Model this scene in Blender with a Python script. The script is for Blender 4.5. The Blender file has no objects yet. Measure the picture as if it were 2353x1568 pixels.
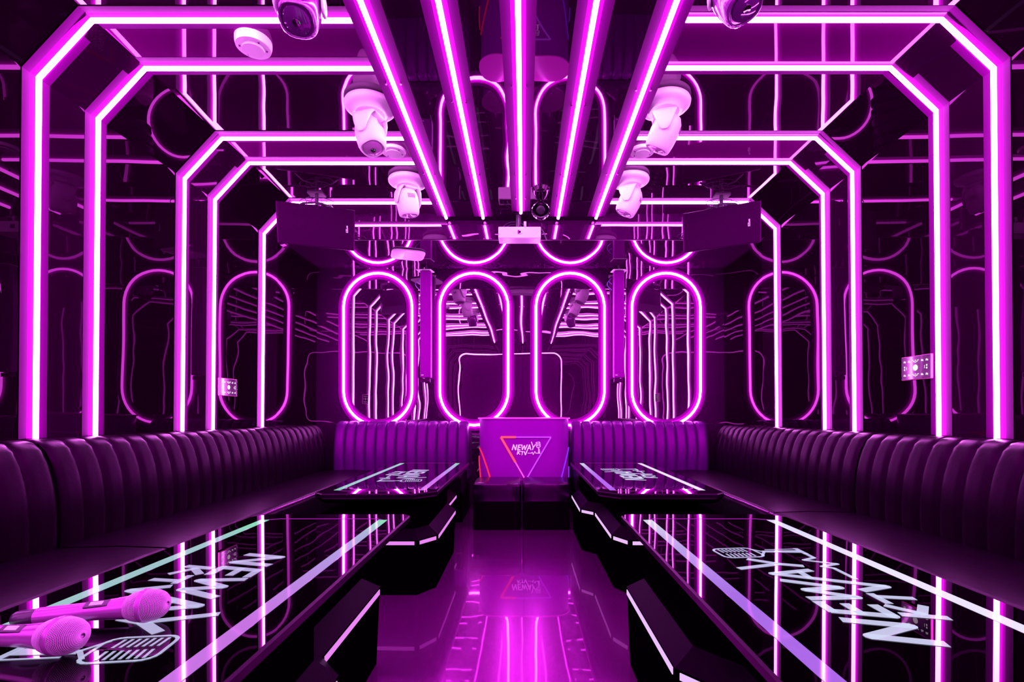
import bpy, bmesh, math, random
from mathutils import Vector, Matrix
random.seed(7)
R = math.radians
sc = bpy.context.scene
C = sc.collection

# ---------------------------------------------------------------- camera, world, exposure
S = 2.1            # metres per lateral unit
K = 2.415          # metres per depth unit
HF = 0.465         # floor below the lens (units)
def P(X, z, h): return Vector((X * S, z * K, (h + HF) * S))
cam = bpy.data.cameras.new('camera')
cam.sensor_fit = 'HORIZONTAL'
cam.sensor_width = 36.0
cam.lens = 36.0 * 1150.0 / 2353.0
cam.shift_x = -26.5 / 2353.0
cam.shift_y = 166.0 / 2353.0
cam.clip_start = 0.02
cam_o = bpy.data.objects.new('camera', cam)
C.objects.link(cam_o)
cam_o.location = P(0, 0, 0)
cam_o.rotation_euler = (R(90), 0, 0)
sc.camera = cam_o
w = bpy.data.worlds.new('world'); sc.world = w; w.use_nodes = True
w.node_tree.nodes['Background'].inputs[0].default_value = (0.01, 0.0, 0.012, 1)
w.node_tree.nodes['Background'].inputs[1].default_value = 0.1
sc.view_settings.view_transform = 'Standard'
sc.view_settings.look = 'None'
sc.view_settings.exposure = 0.0
sc.view_settings.gamma = 1.0
sc.view_settings.use_curve_mapping = False
sc.cycles.use_light_tree = False
sc.cycles.max_bounces = 9
sc.cycles.glossy_bounces = 7
sc.cycles.diffuse_bounces = 2
sc.cycles.caustics_reflective = False
sc.cycles.caustics_refractive = False
sc.cycles.sample_clamp_indirect = 3.5
sc.cycles.blur_glossy = 0.3
NEON = (40.0, 7.2, 42.0)

# ---------------------------------------------------------------- materials
def nt(name):
    m = bpy.data.materials.new(name); m.use_nodes = True
    t = m.node_tree; t.nodes.clear()
    return m, t, t.nodes.new('ShaderNodeOutputMaterial')
def pri(name, col, rough=.5, spec=.5, metal=0.0, coat=0.0, coat_rough=.03, emit=None, estr=1.0, bump=None, sheen=0, tint=(1, 1, 1)):
    m, t, out = nt(name)
    p = t.nodes.new('ShaderNodeBsdfPrincipled')
    p.inputs['Base Color'].default_value = (*col, 1)
    p.inputs['Roughness'].default_value = rough
    p.inputs['Specular IOR Level'].default_value = spec
    p.inputs['Metallic'].default_value = metal
    p.inputs['Specular Tint'].default_value = (*tint, 1)
    p.inputs['Coat Weight'].default_value = coat
    p.inputs['Coat Roughness'].default_value = coat_rough
    if sheen: p.inputs['Sheen Weight'].default_value = sheen
    if emit:
        p.inputs['Emission Color'].default_value = (*emit, 1)
        p.inputs['Emission Strength'].default_value = estr
    if bump:
        sc_, dist, det = bump
        tc = t.nodes.new('ShaderNodeTexCoord'); n = t.nodes.new('ShaderNodeTexNoise')
        n.inputs['Scale'].default_value = sc_; n.inputs['Detail'].default_value = det
        b = t.nodes.new('ShaderNodeBump'); b.inputs['Distance'].default_value = dist
        t.links.new(tc.outputs['Object'], n.inputs['Vector'])
        t.links.new(n.outputs['Fac'], b.inputs['Height'])
        t.links.new(b.outputs['Normal'], p.inputs['Normal'])
    t.links.new(p.outputs[0], out.inputs[0])
    return m
def glossy_panel(name, base, base_rough, f0, rough=.0, wave=(1.3, .002), tint=(1, .3, 1), base_spec=.5, tiles=None, base_ior=1.5, grz=.8):
    """dark lacquer / mirror acrylic: satin base under a clear mirror layer with slight waviness"""
    m, t, out = nt(name)
    L = t.links.new
    p = t.nodes.new('ShaderNodeBsdfPrincipled')
    p.inputs['Base Color'].default_value = (*base, 1)
    p.inputs['Roughness'].default_value = base_rough
    p.inputs['Specular IOR Level'].default_value = base_spec
    p.inputs['Specular Tint'].default_value = (1, 0, 1, 1)
    p.inputs['IOR'].default_value = base_ior
    g = t.nodes.new('ShaderNodeBsdfGlossy'); g.inputs['Roughness'].default_value = rough
    g.inputs['Color'].default_value = (*tint, 1)
    tc = t.nodes.new('ShaderNodeTexCoord'); n = t.nodes.new('ShaderNodeTexNoise')
    n.inputs['Scale'].default_value = wave[0]; n.inputs['Detail'].default_value = 1.0
    b = t.nodes.new('ShaderNodeBump'); b.inputs['Distance'].default_value = wave[1]
    L(tc.outputs['Object'], n.inputs['Vector']); L(n.outputs['Fac'], b.inputs['Height'])
    L(b.outputs['Normal'], g.inputs['Normal'])
    L(b.outputs['Normal'], p.inputs['Normal'])
    lw = t.nodes.new('ShaderNodeLayerWeight'); lw.inputs['Blend'].default_value = .5
    pw = t.nodes.new('ShaderNodeMath'); pw.operation = 'POWER'; pw.inputs[1].default_value = 5
    L(lw.outputs['Facing'], pw.inputs[0])
    ma = t.nodes.new('ShaderNodeMath'); ma.operation = 'MULTIPLY_ADD'
    ma.inputs[1].default_value = (1 - f0) * grz; ma.inputs[2].default_value = f0
    L(pw.outputs[0], ma.inputs[0])
    mx = t.nodes.new('ShaderNodeMixShader')
    L(ma.outputs[0], mx.inputs[0]); L(p.outputs[0], mx.inputs[1]); L(g.outputs[0], mx.inputs[2])
    if tiles:   # thin dark joints between large floor tiles
        br = t.nodes.new('ShaderNodeTexBrick')
        br.offset = 0.0
        br.inputs['Scale'].default_value = 1.0
        br.inputs['Brick Width'].default_value = tiles[0]; br.inputs['Row Height'].default_value = tiles[1]
        br.inputs['Mortar Size'].default_value = .0025; br.inputs['Mortar Smooth'].default_value = 0
        br.inputs['Color1'].default_value = (*base, 1); br.inputs['Color2'].default_value = (*base, 1)
        br.inputs['Mortar'].default_value = (base[0] * .25, base[1] * .25, base[2] * .25, 1)
        L(tc.outputs['Object'], br.inputs['Vector']); L(br.outputs['Color'], p.inputs['Base Color'])
    L(mx.outputs[0], out.inputs[0])
    return m
def emis(name, col, s=1.0):
    m, t, out = nt(name)
    e = t.nodes.new('ShaderNodeEmission')
    e.inputs[0].default_value = (*col, 1); e.inputs[1].default_value = s
    t.links.new(e.outputs[0], out.inputs[0])
    return m
def graphic(name, stops, y0, y1):
    """backlit printed graphic under glass, emission colour ramps along the table"""
    m, t, out = nt(name)
    L = t.links.new
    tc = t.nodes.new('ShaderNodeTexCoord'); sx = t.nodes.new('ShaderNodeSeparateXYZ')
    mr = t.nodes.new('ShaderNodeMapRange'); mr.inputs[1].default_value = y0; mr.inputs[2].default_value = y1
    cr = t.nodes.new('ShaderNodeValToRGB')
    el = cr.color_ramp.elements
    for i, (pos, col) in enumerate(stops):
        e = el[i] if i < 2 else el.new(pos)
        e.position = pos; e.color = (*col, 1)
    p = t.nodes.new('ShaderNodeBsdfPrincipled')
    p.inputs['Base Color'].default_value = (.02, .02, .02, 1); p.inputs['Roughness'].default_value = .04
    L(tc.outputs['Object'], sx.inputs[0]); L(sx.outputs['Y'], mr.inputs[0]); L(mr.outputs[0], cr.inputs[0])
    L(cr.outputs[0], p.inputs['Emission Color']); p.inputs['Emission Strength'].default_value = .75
    L(p.outputs[0], out.inputs[0])
    return m

M = {}
M['neon'] = emis('neon_silicone', NEON)
T_ = (1, .0, 1)
M['backing'] = pri('neon_backing_profile', (.40, .003, .38), .5, .05, tint=T_)  # profile widened and tinted magenta to stand in for the tube's bloom
M['plate'] = pri('satin_halo_plate', (.085, .0, .088), .5, .06, tint=T_)  # plate added behind the tubes to carry their halo
M['wall'] = glossy_panel('black_lacquer_wall', (.0045, .0, .0036), .5, .012, wave=(1.6, .0022), tint=(1, .35, .95), base_spec=0.0, grz=.33)
M['band'] = glossy_panel('satin_band_panel', (.0110, .0, .0095), .42, .010, wave=(1.6, .002), base_spec=0.0, grz=.4)
M['bandceil'] = glossy_panel('satin_ceiling_band', (.085, .0, .076), .42, .05, wave=(1.6, .002), tint=(1, .5, 1), base_spec=0.0, grz=.5)
M['ceil'] = glossy_panel('mirror_ceiling_panel', (.017, .0, .014), .45, .10, wave=(1.9, .003), tint=(1, .65, 1), base_spec=0.0)
M['centre'] = glossy_panel('mirror_centre_panel', (.012, .0, .011), .35, .12, wave=(2.0, .0035), tint=(1, .65, 1), base_spec=0.0)
M['back'] = glossy_panel('mirror_back_wall', (.034, .0, .034), .4, .14, wave=(2.6, .0016), tint=(1, .75, 1), base_spec=0.0)
M['floor'] = glossy_panel('glossy_floor_tile', (.10, .0002, .095), .24, .07, rough=.02, wave=(3.0, .0006), base_spec=.5, tiles=(.9, .9), base_ior=2.9)
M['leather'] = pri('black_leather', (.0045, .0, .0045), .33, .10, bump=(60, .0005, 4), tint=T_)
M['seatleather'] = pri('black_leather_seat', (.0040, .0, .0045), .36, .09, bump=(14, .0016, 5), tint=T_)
M['leather_lit'] = pri('black_leather_back_wall_lit', (.060, .0, .095), .42, .7, bump=(60, .0005, 4), tint=T_)  # brighter copy of the leather, neon sheen put into its colour
M['piping'] = pri('leather_piping', (.10, .004, .11), .25, .9, tint=T_)
M['plinth'] = pri('black_plinth', (.001, .0001, .001), .5, .05, tint=T_)
M['tglass'] = glossy_panel('black_glass_top', (.0004, .0001, .0004), .3, .04, wave=(1.2, .0006), tint=(1, .9, 1), base_spec=.0)
M['tbody'] = pri('black_gloss_table_body', (.0012, .0, .0011), .5, .0, tint=T_)
M['ledge'] = pri('speckled_black_ledge', (.006, .0, .007), .35, .015, bump=(260, .0004, 3), tint=T_)
M['edge'] = pri('polished_table_edge', (.002, .0001, .003), .3, .35, tint=T_)
M['stripL'] = emis('table_strip_pink', (.85, .24, .92))
M['stripR'] = emis('table_strip_lilac', (.86, .52, 1.0))
M['white'] = pri('white_plastic', (.84, .95, .84), .28, .5)
M['whitesatin'] = pri('white_satin', (.78, .90, .78), .4, .4)
M['lens'] = pri('dark_lens', (.10, .01, .13), .08, 1.0, coat=1, tint=(1,.4,1))
M['dimhead'] = pri('glossy_head_plastic_dim', (.13, .004, .16), .2, .8, coat=1, tint=(1,.4,1))  # darker copy of the head plastic, weaker light put into its colour
M['pinklens'] = pri('frosted_lens', (.45, .25, .45), .2, .6, coat=1)
M['slot'] = pri('dark_vent', (.15, .04, .15), .6, .3)
M['speaker'] = pri('charcoal_speaker_grille', (.010, .0, .010), .55, .12, tint=T_)
M['speakeredge'] = pri('charcoal_speaker_cabinet', (.012, .0, .015), .35, .35, tint=T_)
M['bracket'] = pri('black_metal', (.03, .025, .035), .3, .6)
M['chrome'] = pri('chrome', (.6, .5, .6), .08, .5, metal=1)
M['cable'] = pri('cable', (.04, .03, .06), .3, .6)
M['podium'] = pri('podium_lacquer', (.27, .003, .36), .35, .4, tint=T_)
M['podiumtop'] = pri('podium_top_plate', (.95, .12, .85), .3, .5)
M['letterglow'] = pri('white_lettering_glow', (.9, .85, .95), .4, .4, emit=(.8, .5, .9), estr=.55)  # lettering given a weak glow of its own
M['pink'] = emis('triangle_pink', (1.0, .07, .16), 1.4)
M['violet'] = emis('triangle_violet', (.62, .05, 1.0), 1.3)
M['magenta'] = emis('triangle_magenta', (1.0, .08, .75), 1.3)
M['red'] = emis('side_red', (1.0, .02, .08), 1.3)
M['blue'] = emis('side_blue', (.26, .02, 1.0), 1.3)
M['panel'] = pri('touch_panel_glass', (.012, .006, .016), .1, .6, coat=1)
M['panelrim'] = pri('touch_panel_rim', (.6, .12, .4), .3, .5, emit=(.7, .03, .35), estr=.35)
M['icon'] = emis('icon_white', (1.0, .85, 1.0), 1.2)
M['mic'] = pri('microphone_silver_pink', (.55, .12, .55), .25, .5, metal=.4)
M['grille'] = pri('microphone_wire_grille', (.95, .50, .95), .35, .5, metal=.0)
M['foam'] = pri('microphone_inner_foam', (.16, .05, .18), .8, .2)
M['mictail'] = pri('microphone_tail', (.06, .03, .07), .25, .6)
M['screen'] = pri('dark_screen', (.02, .001, .022), .25, .5, tint=T_)
M['column'] = pri('column_speaker_cover', (.24, .002, .28), .45, .3, tint=T_)
M['ottoman'] = pri('ottoman_leather', (.006, .0002, .009), .26, .8, bump=(9, .003, 3), tint=T_)

# ---------------------------------------------------------------- mesh helpers
class MB:
    def __init__(s): s.v = []; s.f = []
    def add(s, vs, fs):
        o = len(s.v); s.v += [tuple(v) for v in vs]; s.f += [tuple(i + o for i in f) for f in fs]; return s
    def box(s, a, b):
        x0, y0, z0 = a; x1, y1, z1 = b
        return s.add([(x0,y0,z0),(x1,y0,z0),(x1,y1,z0),(x0,y1,z0),(x0,y0,z1),(x1,y0,z1),(x1,y1,z1),(x0,y1,z1)],
                     [(0,3,2,1),(4,5,6,7),(0,1,5,4),(1,2,6,5),(2,3,7,6),(3,0,4,7)])
    def loft(s, rings, cap=True, closed=False):
        n = len(rings[0]); vs = [v for r in rings for v in r]; fs = []
        m = len(rings)
        for i in range(m if closed else m - 1):
            a = i * n; b = ((i + 1) % m) * n
            for j in range(n):
                k = (j + 1) % n; fs.append((a + j, a + k, b + k, b + j))
        if cap and not closed:
            fs.append(tuple(reversed(range(n)))); fs.append(tuple((m - 1) * n + j for j in range(n)))
        return s.add(vs, fs)
    def sheet(s, rows):
        n = len(rows[0]); vs = [v for r in rows for v in r]
        return s.add(vs, [(i*n+j, i*n+j+1, (i+1)*n+j+1, (i+1)*n+j) for i in range(len(rows)-1) for j in range(n-1)])
    def prism(s, poly, z0, z1):
        n = len(poly)
        return s.loft([[(x, y, z0) for x, y in poly], [(x, y, z1) for x, y in poly]])
    def stack(s, levels):          # [(poly, z), ...] same vertex count
        return s.loft([[(x, y, z) for x, y in poly] for poly, z in levels])
    def sweep(s, path, n, section, closed=False):
        path = [Vector(p) for p in path]; n = Vector(n); N = len(path); rings = []
        for i, c in enumerate(path):
            a = path[i - 1] if (i > 0 or closed) else None
            b = path[(i + 1) % N] if (i < N - 1 or closed) else None
            t1 = (c - a).normalized() if a is not None else None
            t2 = (b - c).normalized() if b is not None else None
            if t1 is None: t1 = t2
            if t2 is None: t2 = t1
            t = (t1 + t2).normalized(); m = n.cross(t).normalized()
            k = 1 / max(.3, t.dot(t1))
            rings.append([c + m * (p * k) + n * q for p, q in section])
        return s.loft(rings, closed=closed)
    def tube(s, path, r, seg=8, n=None, closed=False, taper=None):
        path = [Vector(p) for p in path]
        if n is None:
            t0 = (path[1] - path[0]).normalized()
            n = Vector((0, 0, 1)) if abs(t0.z) < .9 else Vector((1, 0, 0))
            rings = []
            for i, c in enumerate(path):
                a = path[max(0, i - 1)]; b = path[min(len(path) - 1, i + 1)]
                t = (b - a).normalized()
                u = n - t * n.dot(t); u.normalize(); v = t.cross(u); n = u
                rr = r if taper is None else taper[i]
                rings.append([c + u * (rr * math.cos(k * math.tau / seg)) + v * (rr * math.sin(k * math.tau / seg)) for k in range(seg)])
            return s.loft(rings)
        return s.sweep(path, n, [(r * math.cos(k * math.tau / seg), r * math.sin(k * math.tau / seg)) for k in range(seg)], closed)
    def lathe(s, prof, seg=32, mat=None, cap=True, sq=2.0):
        rings = []
        for r, z in prof:
            ring = []
            for k in range(seg):
                a = k * math.tau / seg; c, d = math.cos(a), math.sin(a)
                f = (abs(c) ** sq + abs(d) ** sq) ** (-1 / sq)
                v = Vector((r * f * c, r * f * d, z)); ring.append(mat @ v if mat else v)
            rings.append(ring)
        return s.loft(rings, cap=cap)
    def xf(s, mat): s.v = [tuple(mat @ Vector(v)) for v in s.v]; return s
    def build(s, name, mat, parent=None, smooth=False, local=False, bevel=0, angle=35):
        vs = s.v
        if parent is not None and not local:
            o = Vector(parent['_o']); vs = [tuple(Vector(v) - o) for v in vs]
        me = bpy.data.meshes.new(name); me.from_pydata(vs, [], s.f); me.validate()
        bm = bmesh.new(); bm.from_mesh(me)
        bmesh.ops.remove_doubles(bm, verts=bm.verts, dist=1e-6)
        bmesh.ops.recalc_face_normals(bm, faces=bm.faces); bm.to_mesh(me); bm.free()
        me.materials.append(mat)
        if smooth:
            me.shade_smooth()
            if smooth != 'all': me.set_sharp_from_angle(angle=R(angle))
        ob = bpy.data.objects.new(name, me); C.objects.link(ob)
        if bevel:
            md = ob.modifiers.new('bevel', 'BEVEL'); md.width = bevel; md.segments = 3; md.limit_method = 'ANGLE'; md.angle_limit = R(40)
        if parent is not None: ob.parent = parent
        return ob
def tag(o, label=None, cat=None, group=None, kind=None):
    if label: o['label'] = label
    if cat: o['category'] = cat
    if group: o['group'] = group
    if kind: o['kind'] = kind
    return o
EMPTIES = []
def thing(name, loc, label, cat, group=None, rz=0):
    o = bpy.data.objects.new(name, None); C.objects.link(o); o.empty_display_size = .1
    o.location = loc; o.rotation_euler = (0, 0, rz); o['_o'] = tuple(loc); EMPTIES.append(o)
    return tag(o, label, cat, group)
def struct(mb, name, mat, **kw):
    o = mb.build(name, mat, **kw); o['kind'] = 'structure'; return o

# ---------------------------------------------------------------- room shell
ZF, ZB = -0.62, 2.118      # wall behind the camera / back wall plane
WL, WR = -1.0, 0.970       # neon planes of the side walls
CL, CR = -0.887, 0.860     # where slope meets ceiling
HL, HR = 0.690, 0.709      # where wall meets slope
HC = 0.808
HLOW = 0.705               # low ceiling beyond the beam
ZBEAM = 1.772
BX0, BX1, HBOX = -0.315, 0.296, 0.785
G = 0.0072                 # gap between neon centre and panel (units)
struct(MB().box(P(-1.1, ZF - .05, -HF - .04), P(1.07, ZB + .05, -HF)), 'floor', M['floor'])
def slabpoly(pts, z0, z1, mb=None):
    mb = mb or MB()
    return mb.loft([[P(x, z0, h) for x, h in pts], [P(x, z1, h) for x, h in pts]])
struct(slabpoly([(WL-.0077-G,-HF),(WL+.0035-G,HL+.004),(WL-.06,HL+.004),(WL-.06,-HF)], ZF, ZB), 'wall_left', M['wall'])
struct(slabpoly([(WL+.0035-G,HL+.004),(CL-.004,HC+G),(CL-.004,HC+.06),(WL-.06,HC+.06),(WL-.06,HL+.004)], ZF, ZB), 'trim_40', M['wall'])
struct(slabpoly([(WR+.0077+G,-HF),(WR-.0035+G,HR+.004),(WR+.06,HR+.004),(WR+.06,-HF)], ZF, ZB), 'wall_right', M['wall'])
struct(slabpoly([(WR-.0035+G,HR+.004),(CR+.004,HC+G),(CR+.004,HC+.06),(WR+.06,HC+.06),(WR+.06,HR+.004)], ZF, ZB), 'trim_41', M['wall'])
struct(MB().box(P(-1.06, ZB, -HF), P(1.03, ZB + .03, HC + .06)), 'wall_back', M['back'])
struct(MB().box(P(-1.06, ZF - .03, -HF), P(1.03, ZF, HC + .06)), 'wall_front', M['wall'])
struct(MB().box(P(CL-.003, ZF, HC + G), P(CR+.003, ZB, HC + .06)), 'ceiling', M['ceil'])
struct(MB().box(P(BX0, ZF, HBOX), P(BX1, ZBEAM - .002, HC + G)), 'trim_1', M['centre'])          # dropped centre raft
struct(MB().box(P(WL-G+.001, ZBEAM, HLOW), P(WR+G-.001, ZB - .001, HC + G)), 'trim_2', M['back'])  # beam and low ceiling
# bright aluminium edge along the beam bottom
struct(MB().box(P(WL-G+.002, ZBEAM - .004, HLOW - .001), P(WR+G-.002, ZBEAM + .001, HLOW + .0025)), 'trim_3', M['edge'])
pairs = [(-.27, -.145), (.115, .24), (.505, .63), (.895, 1.02), (1.28, 1.406), (1.672, 1.765)]
ti = 4
for (a, b) in pairs:
    d = .0012
    for side in (0, 1):
        if side == 0:
            o_ = [(WL-.0077-G+.0002,-HF),(WL+.0035-G+.0002,HL+.004),(CL,HC+G-.0002)]
            i_ = [(CL-.0035,HC+G-d),(WL+.0035-G+d,HL+.003),(WL-.0077-G+d,-HF)]
            c_ = [(CL,HC+G-.0005),(BX0,HC+G-.0005),(BX0,HC+G-d),(CL,HC+G-d)]
        else:
            o_ = [(WR+.0077+G-.0002,-HF),(WR-.0035+G-.0002,HR+.004),(CR,HC+G-.0002)]
            i_ = [(CR+.0035,HC+G-d),(WR-.0035+G-d,HR+.003),(WR+.0077+G-d,-HF)]
            c_ = [(CR,HC+G-.0005),(BX1,HC+G-.0005),(BX1,HC+G-d),(CR,HC+G-d)]
        struct(slabpoly(o_ + i_, a - .012, b + .012), 'trim_%d' % ti, M['band']); ti += 1
        struct(slabpoly(c_, a - .012, b + .012), 'trim_%d' % ti, M['bandceil']); ti += 1

# ---------------------------------------------------------------- neon lines
RT = .0100   # tube radius, metres
def circ(r, n=10): return [(r*math.cos(k*math.tau/n), r*math.sin(k*math.tau/n)) for k in range(n)]
names = ['first', 'second', 'third', 'fourth', 'fifth']
def arc_section(vert, w_=.032, g=.0122, hh=.003, n=9):
    """low domed mounting profile. vert: which coordinate is off the panel ('p' inward or 'q' along normal)"""
    pts = []
    for i in range(n):
        u = -1 + 2 * i / (n - 1); pts.append((u * w_, -g + hh * (1 - u * u)))
    pts += [(w_, -g - .0004), (-w_, -g - .0004)]
    return pts
def halo_plate_section(w_, g=-.0116): return [(-w_, g), (w_, g), (w_, g - .0007), (-w_, g - .0007)]
def frame_light(z, side, label, group):
    if side == 'L':
        pts = [(WL-.0035, -.052), (WL+.0035, HL), (CL, HC), (BX0 - .003, HC)]
    else:
        pts = [(BX1 + .003, HC+.0012), (CR, HC+.0012), (WR-.0035, HR), (WR+.0035, -.052)]
    path = [P(x, z, h) for x, h in pts]
    base = P(pts[0][0] if side == 'L' else pts[-1][0], z, -.052)
    t = thing('neon_frame_light', base, label, 'neon light', group)
    MB().sweep(path, (0, 1, 0), circ(RT)).build('neon_tube', M['neon'], t, smooth=True)
    sec = [(q, p) for p, q in arc_section('p')]
    MB().sweep(path, (0, 1, 0), sec).build('mounting_profile', M['backing'], t, smooth=True)
    MB().sweep(path, (0, 1, 0), [(q, p) for p, q in halo_plate_section(.062)]).build('halo_plate', M['plate'], t)
    for i in (1, 2):
        c = path[i]; mb = MB()
        inw = Vector((1 if side == 'L' else -1, 0, -1)).normalized()
        o = c - inw * .03
        mb.tube([o + Vector((0, -.03, 0)), o + Vector((0, -.022, 0)) - inw*.006, o + Vector((0, .0, 0))], .0025, 6)
        mb.build('corner_clip', M['chrome'], t, smooth=True)
zs = [p for pr in pairs for p in pr]
vis = [.895, 1.02, 1.28, 1.406, 1.672]
for z in zs[:-1]:
    for side, wd in (('L', 'left'), ('R', 'right')):
        if z in vis:
            k = vis.index(z)
            lab = {0: 'large magenta neon frame on the %s wall, nearest and widest of its five',
                   1: 'magenta neon frame on the %s wall, second nearest of its five',
                   2: 'magenta neon frame in the middle of the %s wall, third of its five',
                   3: 'magenta neon frame on the %s wall, fourth of its five and just beyond the third',
                   4: 'smallest, farthest neon frame on the %s wall, passing behind the hanging speaker'}[k] % wd
            gr = 'neon frames climbing the %s wall' % wd
        else:
            lab = 'neon frame on the %s wall seen only in the back wall mirror' % wd
            gr = 'neon frames behind the camera on the %s' % wd
        frame_light(z, side, lab, gr)
# five long lines under the centre raft
HT = HBOX - .0068
cl = [(-.308, 'leftmost of the five long ceiling neon lines'), (-.161, 'second from left of the five long ceiling neon lines'),
      (-.0105, 'middle one of the five long ceiling neon lines, ending above the projector'),
      (.138, 'second from right of the five long ceiling neon lines'), (.289, 'rightmost of the five long ceiling neon lines')]
for i, (x, lab) in enumerate(cl):
    path = [P(x, -.53, HT), P(x, 1.69 if i == 2 else 1.735, HT)]
    t = thing('neon_line_light', P(x, 1.735, HT), lab, 'neon light', 'long neon lines under the ceiling')
    MB().sweep(path, (0, 0, 1), circ(.0118)).build('neon_tube', M['neon'], t, smooth=True)
    MB().sweep(path, (0, 0, 1), [(p, -q) for p, q in arc_section('q', w_=.032, g=.0140)]).build('mounting_profile', M['backing'], t, smooth=True)
    MB().sweep(path, (0, 0, 1), [(p, -q) for p, q in halo_plate_section(.075, -.0142)]).build('halo_plate', M['plate'], t)
    for z in (1.03 + .06 * i % .11, 1.42, 1.62 - .02 * i):
        for sx in (-1, 1):
            c = P(x, z, HT) + Vector((sx * .036, 0, .006))
            MB().lathe([(.001, -.006), (.006, -.006), (.0065, .006), (.001, .007)], 10, Matrix.Translation(c)).build('screw', M['chrome'], t, smooth=True)
# capsules on the back wall
def capsule_pts(xc, z, htop, hbot, r, n=20):
    pts = []
    for k in range(n + 1):
        a = math.pi * k / n
        pts.append(P(xc - r * math.cos(a), z, htop - r + r * math.sin(a)))
    for k in range(n + 1):
        a = math.pi * k / n
        pts.append(P(xc + r * math.cos(a), z, hbot + r - r * math.sin(a)))
    return pts
caps = [(-.707, 'leftmost pill-shaped neon ring on the back wall'), (-.2405, 'pill-shaped neon ring just left of the podium'),
        (.226, 'pill-shaped neon ring just right of the podium'), (.692, 'rightmost pill-shaped neon ring on the back wall')]
for x, lab in caps:
    pts = capsule_pts(x, ZB - .0068, .680, -.058, .166)
    t = thing('neon_ring_light', P(x, ZB - .0068, -.053), lab, 'neon light', 'pill-shaped neon rings on the back wall')
    MB().sweep(pts, (0, 1, 0), circ(.0118), closed=True).build('neon_tube', M['neon'], t, smooth='all')
    MB().sweep(pts, (0, 1, 0), [(p, -q) for p, q in arc_section('q', w_=.034, g=.0150)], closed=True).build('mounting_profile', M['backing'], t, smooth=True)
    MB().sweep(pts, (0, 1, 0), [(p, -q) for p, q in halo_plate_section(.060, -.0146)], closed=True).build('halo_plate', M['plate'], t)
# big rounded-rectangle neon and screen on the wall behind the camera (seen in the mirror)
def rrect(x0, x1, h0, h1, r, n=8):
    pts = []
    for cx, ch, a0 in ((x1 - r, h1 - r, 0), (x0 + r, h1 - r, 90), (x0 + r, h0 + r, 180), (x1 - r, h0 + r, 270)):
        for k in range(n + 1):
            a = R(a0 + 90 * k / n); pts.append((cx + r * math.cos(a), ch + r * math.sin(a)))
    return pts
rr = rrect(-.71, .42, -.135, .665, .09)
t = thing('video_screen', P(-.145, ZF + .005, -.135), 'large dark screen ringed by neon, seen in the back wall mirror', 'screen')
MB().sweep([P(x, ZF + .014, h) for x, h in rr], (0, 1, 0), circ(.0118), closed=True).build('neon_tube', M['neon'], t, smooth='all')
rs = rrect(-.68, .39, -.105, .635, .07)
MB().loft([[P(x, ZF + .001, h) for x, h in rs], [P(x, ZF + .008, h) for x, h in rs]]).build('screen_panel', M['screen'], t)

# ---------------------------------------------------------------- channelled leather sofas
def lerp(a, b, t): return a + (b - a) * t
def back_profile():
    """(outward distance from the wall in m, height units)"""
    return [(.0, -.063), (.02, -.0595), (.06, -.0585), (.100, -.062), (.130, -.075), (.155, -.10), (.174, -.13), (.187, -.162),
            (.193, -.20), (.192, -.24), (.188, -.285), (.186, -.31), (.0, -.31)]
def channel_back(mb, a, b, place, nch, up=0.0):
    """place(u, out, h) -> point; u runs a..b along the sofa"""
    prof = [(o_, h_ + up * max(0, min(1, (h_ + .25) / .15))) for o_, h_ in back_profile()]; rows = []
    per = 10
    N = nch * per
    for i in range(N + 1):
        u = lerp(a, b, i / N); tt = (i % per) / per
        bul = 1 - abs(2 * tt - 1) ** 5
        if i % per == 0: bul = 0
        endf = 1.0
        row = []
        for j, (o, h) in enumerate(prof):
            if 0 < j < len(prof) - 1:
                k = (.014 if not up else .022) * bul
                o0, h0 = prof[j - 1]; o1, h1 = prof[j + 1]
                tx, tz = (o1 - o0), (h1 - h0) * S
                l = math.hypot(tx, tz) or 1
                nx, nz = -tz / l, tx / l       # outward
                fade = 1 if j < 10 else .3
                row.append(place(u, o + nx * k * fade, h + nz * k * fade / S))
            else: row.append(place(u, o, h))
        rows.append(row)
    mb.sheet(rows)
    # ends
    for row in (rows[0], rows[-1]):
        mb.add(row, [tuple(range(len(row)))])
    return mb
def seat_profile(front, back, top=-.262, th=.075):
    """closed cross-section (out, h): front edge rolled"""
    pts = [(back, top - th), (back, top)]
    pts += [(lerp(back, front, .5), top + .003)]
    r = .022
    for k in range(7):
        a = R(90 - 15 * k); pts.append((front - r * S * (1 - math.cos(a)), top - r + r * math.sin(a)))
    pts += [(front, top - th)]
    return pts
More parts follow.
